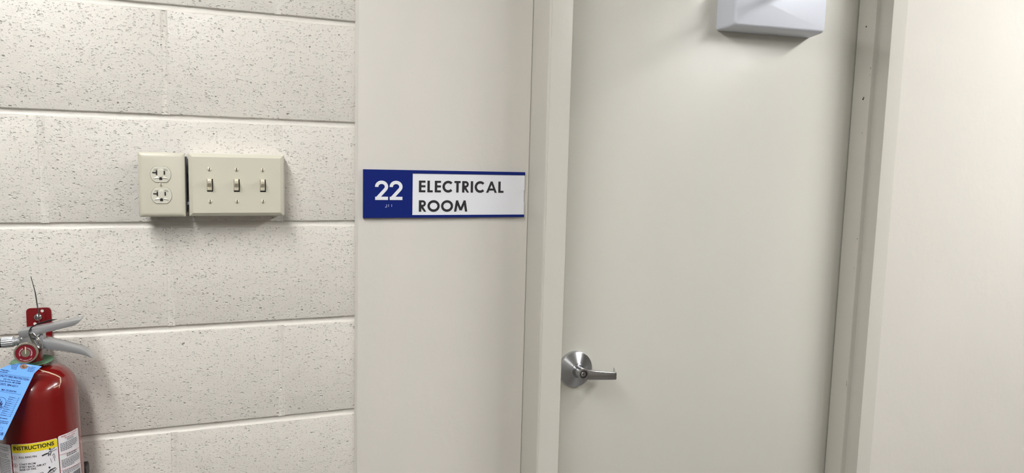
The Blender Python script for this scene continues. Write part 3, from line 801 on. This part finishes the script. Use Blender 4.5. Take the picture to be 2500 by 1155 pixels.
# hose leaving to the side with its ferrule, then hanging down behind the picture edge
hs = MB().tube([(-0.044 - 0.03*math.sin(t*math.pi/16) - (0.0 if t < 8 else 0.0), -0.004, 0.4480 - 0.03*(1-math.cos(t*math.pi/16))) for t in range(9)] + [(-0.0745, -0.004, 0.40 - 0.05*k) for k in range(6)], 0.0078, 16)
hs.build('hose', 'rubber', FE, local=True, smooth=50)
fe_ = MB(); fx = lambda r0, x0, x1: fe_.lathe([(r0*0.94, x0), (r0, x0+0.0008), (r0, x1-0.0008), (r0*0.94, x1)], (0, -0.004, 0.4485), (-1, 0, 0), 24)
fx(0.0062, 0.015, 0.0205); fx(0.0078, 0.0200, 0.0225); fx(0.0070, 0.0225, 0.0250); fx(0.0078, 0.0250, 0.0280)
fo = fe_.build('ferrule', 'alu', FE, local=True, smooth=40)
fl = MB()
for i in range(16):
    t = 2*math.pi*i/16
    fl.tube([(-0.0275, -0.004+0.0078*math.cos(t), 0.4485+0.0078*math.sin(t)), (-0.0440, -0.004+0.0080*math.cos(t), 0.4485+0.0080*math.sin(t))], 0.0014, 6)
fl.lathe([(0.0078, 0.0272), (0.0081, 0.0280), (0.0081, 0.0440), (0.0076, 0.0446)], (0, -0.004, 0.4485), (-1, 0, 0), 24)
fl.build('hose_fitting', 'alu', FE, local=True, smooth=40)
# strap clip low on the body
MB().box(0.030, 0.0632, 0.010, 0.045, 0.176, 0.200).build('strap_clip', 'rubber', FE, local=True, bevel=0.004, bseg=2)

# ---- wall bracket
BR = empty('wall_bracket', W(-0.2185, -0.001, -0.2100), 'red metal hanging bracket bolted to wall above the extinguisher', 'bracket')
poly = round_poly([(-0.2380, -0.2080), (-0.1988, -0.2080), (-0.1990, -0.1500), (-0.2380, -0.1500)], [0.001, 0.006, 0.0065, 0.0065], 4)
bp = MB().prism(poly, lambda x, z: (x, -0.0012, Z0+z), lambda x, z: (x, -0.0032, Z0+z)).build('bracket_plate', 'redflat', BR, bevel=0.0004, bseg=1)
# hook tab bent forward that carries the valve
tb = MB(); rings = []
for (y, z, hw) in [(-0.0030, -0.203, 0.0185), (-0.0120, -0.2060, 0.0175), (-0.0300, -0.2100, 0.0160), (-0.0500, -0.2110, 0.0150), (-0.0600, -0.2070, 0.0140)]:
    rings.append([(-0.2185-hw, y, Z0+z-0.001), (-0.2185+hw, y, Z0+z-0.001), (-0.2185+hw, y, Z0+z+0.001), (-0.2185-hw, y, Z0+z+0.001)])
tb.loft(rings).build('hook_tab', 'redflat', BR, smooth=40)
MB().lathe([(0.0068, 0.0), (0.0068, 0.0012), (0.0060, 0.0030), (0.0040, 0.0048), (0.0015, 0.0055)], (-0.2198, -0.0032, Z0-0.1669), (0, -1, 0), 32).build('bolt', 'chrome', BR, smooth=50)
for hx, hz in ((-0.2128, -0.1558), (-0.2250, -0.1790)):
    MB().lathe([(0.0026, 0.0), (0.0026, 0.0002)], (hx, -0.0032, Z0+hz), (0, -1, 0), 18).build('bracket_hole', 'mortar', BR)

# ---- tamper seal: black nylon tie looped through the pull pin
def FEL(x, y, z):                # survey point -> extinguisher local point
    d = Vector(W(x, y, z)) - FE.location
    return (d.x*math.cos(TH) - d.z*math.sin(TH), d.y, d.x*math.sin(TH) + d.z*math.cos(TH))
zp = [(-0.2222, -0.030, -0.0873), (-0.2162, -0.032, -0.1156), (-0.2128, -0.036, -0.1425), (-0.2098, -0.042, -0.1590), (-0.2085, -0.052, -0.1700)]
mm = MB(); mm.tube([FEL(*q) for q in zp], [0.0006, 0.0008, 0.0009, 0.0010, 0.0010], 6)
ZT = tag(mm.build('tamper_seal', 'nylon', FE, local=True, smooth=60), 'thin black nylon seal tie')
mm = MB()
a0, a1 = Vector(FEL(*zp[1])), Vector(FEL(*zp[2])); a2_ = Vector(FEL(*zp[3]))
for p_, q_, n_ in ((a0, a1, 11), (a1, a2_, 5)):
    for i in range(n_):
        mm.lathe([(0.0006, -0.0008), (0.0014, 0.0), (0.0006, 0.0008)], p_.lerp(q_, (i+0.5)/n_), (q_-p_).normalized(), 8)
mm.build('seal_beads', 'nylon', ZT, local=True)
mm = MB(); lp = [(-0.2105, -0.0895, -0.1655), (-0.2125, -0.0900, -0.1680), (-0.2142, -0.0925, -0.1720), (-0.2140, -0.0955, -0.1775), (-0.2105, -0.0985, -0.1835), (-0.2060, -0.0985, -0.1855), (-0.2020, -0.0960, -0.1840), (-0.1985, -0.092, -0.1800)]
mm.tube([FEL(*q) for q in lp], 0.0011, 8)
for q0_, q1_ in zip(lp[:4], lp[1:5]):
    for t_ in (0.2, 0.7): mm.lathe([(0.0006, -0.0008), (0.0017, 0.0), (0.0006, 0.0008)], Vector(FEL(*q0_)).lerp(Vector(FEL(*q1_)), t_), Vector(FEL(*q1_))-Vector(FEL(*q0_)), 8)
mm.build('seal_loop', 'nylon', ZT, local=True, smooth=60)
mm = MB(); rings = []
for (x, y, z, w) in [(-0.2112, -0.0895, -0.1662, 0.0015), (-0.2016, -0.0890, -0.1612, 0.0024), (-0.1844, -0.0885, -0.1566, 0.0026), (-0.1731, -0.0880, -0.1550, 0.0004)]:
    rings.append([FEL(x, y-w*0.5, z-w*0.5), FEL(x, y+w*0.5, z-w*0.5), FEL(x, y+w*0.5, z+w*0.6), FEL(x, y-w*0.5, z+w*0.6)])
mm.loft(rings).build('seal_strap', 'nylon', ZT, local=True)

# ---- blue service tag
TO = Vector(W(-0.20047329, -0.136, -0.23489137))
ta = Vector((0.87078007, -0.48615843, -0.07343053)).normalized(); tb_ = Vector((-0.32578022, -0.45864558, -0.82674753))
tb_ = (tb_ - ta*tb_.dot(ta)).normalized(); tn = ta.cross(-tb_).normalized()
if tn.y > 0: tn = -tn
TG = empty('inspection_tag', TO, 'blue card service tag hanging in front of the extinguisher shoulder', 'tag')
def TP(a, b, e=0.0): return ta*a + tb_*b + tn*e
TW, TL = 0.066, 0.112
outline = [(0.0074, -0.0128), (-0.0325, -0.0131), (-0.0528, -0.0057), (-TW, 0.004), (-TW, TL), (0.0, TL), (0.0, 0.0)]
cd = MB().loft([[TP(a, b, -0.0004) for a, b in outline], [TP(a, b, 0) for a, b in outline]]).build('card', 'tag', TG, local=True)
ec = (-0.0235, -0.0080)
MB().loft([[TP(ec[0]+0.0068*math.cos(t*math.pi/14), ec[1]+0.0042*math.sin(t*math.pi/14), e) for t in range(28)] for e in (0.0, 0.0004)]).build('eyelet', 'brown', TG, local=True)
MB().loft([[TP(ec[0]+0.0022*math.cos(t*math.pi/8), ec[1]+0.0016*math.sin(t*math.pi/8), e) for t in range(16)] for e in (0.0003, 0.0006)]).build('eyelet_hole', 'slot', TG, local=True)
ti = MB()
def tag_text(s, a0, a1, b, cap, bold=0.0):
    vs, fs = text_mesh(s, 1.0, 'LEFT', bold)
    x0 = min(q[0] for q in vs); x1 = max(q[0] for q in vs); y1 = 0.70
    ti.add([TP(a0 + (x-x0)/(x1-x0)*(a1-a0), b - y/y1*cap, 0.0005) for x, y, z in vs], fs)
def tag_line(a0, a1, b, h=0.0003): ti.add([TP(a0, b, .0005), TP(a1, b, .0005), TP(a1, b-h, .0005), TP(a0, b-h, .0005)], [(0, 1, 2, 3)])
tag_text('QUALITY FIRE PROTECTION', -0.0618, -0.0034, 0.0138, 0.0034, 0.008)
tag_text('15A Old South Road', -0.0480, -0.0165, 0.0180, 0.0022, 0.010)
tag_text('South Berwick, ME 03908', -0.0535, -0.0146, 0.0216, 0.0022, 0.010)
tag_text('(207) 384-6211', -0.0505, -0.0172, 0.0272, 0.0033, 0.008)
tag_text('MA CR-004744', -0.0420, -0.0152, 0.0360, 0.0028, 0.004)
tag_line(-TW+0.002, -0.0020, 0.0088); tag_line(-TW+0.002, -0.0042, 0.0380); tag_line(-0.057, -0.042, 0.0040)
rnd = random.Random(5)
def tag_words(a0, a1, b, h):
    a = a0
    while a < a1:
        w = min(rnd.uniform(0.0012, 0.0034), a1-a); ti.add([TP(a, b, .0005), TP(a+w, b, .0005), TP(a+w, b-h, .0005), TP(a, b-h, .0005)], [(0, 1, 2, 3)]); a += w+0.0007
for i in range(4): tag_words(-0.047+0.0012*i, -0.034, -0.0075+0.0024*i-0.001, 0.0008)
for i in range(4): tag_words(-0.0145+0.0004*i, -0.002, -0.0088+0.0024*i, 0.0008)
for i in range(2): tag_words(-0.060, -0.046, 0.0030+0.0035*i, 0.0010)
for i in range(10):
    b = 0.0445+0.0033*i
    tag_words(-0.0235, -0.0125-0.002*(i % 3), b, 0.0006); tag_line(-0.0235, -0.0045, b+0.0007, 0.0002)
    ti.add([TP(-0.0062, b, .0005), TP(-0.0050, b, .0005), TP(-0.0050, b-0.001, .0005), TP(-0.0062, b-0.001, .0005)], [(0, 1, 2, 3)])
# round emblem: ring with flames
def tring(a, b, r, w):
    n = 36
    for i in range(n):
        t0, t1 = 2*math.pi*i/n, 2*math.pi*(i+1)/n
        ti.add([TP(a+r*math.cos(t0), b+r*math.sin(t0), .0005), TP(a+r*math.cos(t1), b+r*math.sin(t1), .0005), TP(a+(r-w)*math.cos(t1), b+(r-w)*math.sin(t1), .0005), TP(a+(r-w)*math.cos(t0), b+(r-w)*math.sin(t0), .0005)], [(0, 1, 2, 3)])
tring(-0.0345, 0.0575, 0.0112, 0.0005)
for (fa, fw, fh) in [(-0.0395, .0026, .007), (-0.0360, .0032, .0115), (-0.0322, .0028, .009), (-0.0295, .0022, .0055)]:
    ti.add([TP(fa-fw/2, .0600, .0005), TP(fa+fw/2, .0600, .0005), TP(fa+fw*.35, .0600-fh*.5, .0005), TP(fa+fw*.1, .0600-fh, .0005), TP(fa-fw*.45, .0600-fh*.45, .0005)], [(0, 1, 2, 3, 4)])
tag_text('QFP', -0.0425, -0.0262, 0.0650, 0.0042, 0.01)
tag_words(-0.040, -0.008, 0.0795, 0.0011); tag_words(-0.036, -0.004, 0.0840, 0.0010); tag_words(-0.036, -0.004, 0.0866, 0.0010)
MBd = [(-0.0175+0.0016*math.cos(t*math.pi/6), 0.0885+0.0016*math.sin(t*math.pi/6)) for t in range(12)]
ti.add([TP(a, b, .0006) for a, b in MBd], [tuple(range(12))])
for (a0, b0, a1, b1) in [(-.022, .0930, -.0085, .0985)]:
    tag_line(a0, a1, b0); tag_line(a0, a1, b1); ti.add([TP(a1, b0, .0005), TP(a1+.0003, b0, .0005), TP(a1+.0003, b1, .0005), TP(a1, b1, .0005)], [(0, 1, 2, 3)])
tag_text('28', -0.0125, -0.0032, 0.1050, 0.0046, 0.004)
ti.build('print', 'tagink', TG, local=True, fix=False)
# string tails over the shoulder
sp = [(-0.193, -0.128, -0.2325), (-0.182, -0.128, -0.2370), (-0.172, -0.126, -0.2430), (-0.1655, -0.1255, -0.2480), (-0.1650, -0.1280, -0.2580), (-0.1670, -0.1290, -0.2660)]
mm = MB(); mm.tube([Vector(W(*q))-TO for q in sp], 0.00045, 6)
mm.tube([Vector(W(x+0.0010, y-0.0006, z-0.0014))-TO for x, y, z in sp[:4]] + [Vector(W(-0.1640, -0.1270, -0.2560))-TO, Vector(W(-0.1660, -0.1310, -0.2610))-TO, Vector(W(-0.1740, -0.1330, -0.2640))-TO], 0.00045, 6)
mm.tube([TP(ec[0], ec[1], 0.001), TP(ec[0]+0.008, ec[1]-0.002, 0.003), Vector(W(*sp[0]))-TO], 0.00045, 6)
mm.build('string', 'string', TG, local=True, smooth=60)

# ================================================================== CEILING LIGHTS
for i, (lx, ly) in enumerate(TROFFERS):
    T = empty('ceiling_light', (lx, ly, CEIL-0.03), ('recessed fluorescent strip light in the ceiling over the fire extinguisher', 'recessed fluorescent strip light in the ceiling past the door hinges',
              'second recessed strip light out from the wall over the extinguisher', 'second recessed strip light out from the wall past the door')[i], 'ceiling light', 'corridor ceiling lights')
    w, l = 0.13, 0.60
    fr = MB()
    fr.box(lx-w-0.02, lx+w+0.02, ly-l-0.02, ly-l, CEIL-0.03, CEIL+0.001); fr.box(lx-w-0.02, lx+w+0.02, ly+l, ly+l+0.02, CEIL-0.03, CEIL+0.001)
    fr.box(lx-w-0.02, lx-w, ly-l, ly+l, CEIL-0.03, CEIL+0.001); fr.box(lx+w, lx+w+0.02, ly-l, ly+l, CEIL-0.03, CEIL+0.001)
    fr.build('frame', 'lampframe', T)
    MB().box(lx-w, lx+w, ly-l, ly+l, CEIL-0.022, CEIL-0.004).build('diffuser', 'lamp3' if ly < -2 else 'lamp' if lx > 1 else 'lamp2', T)
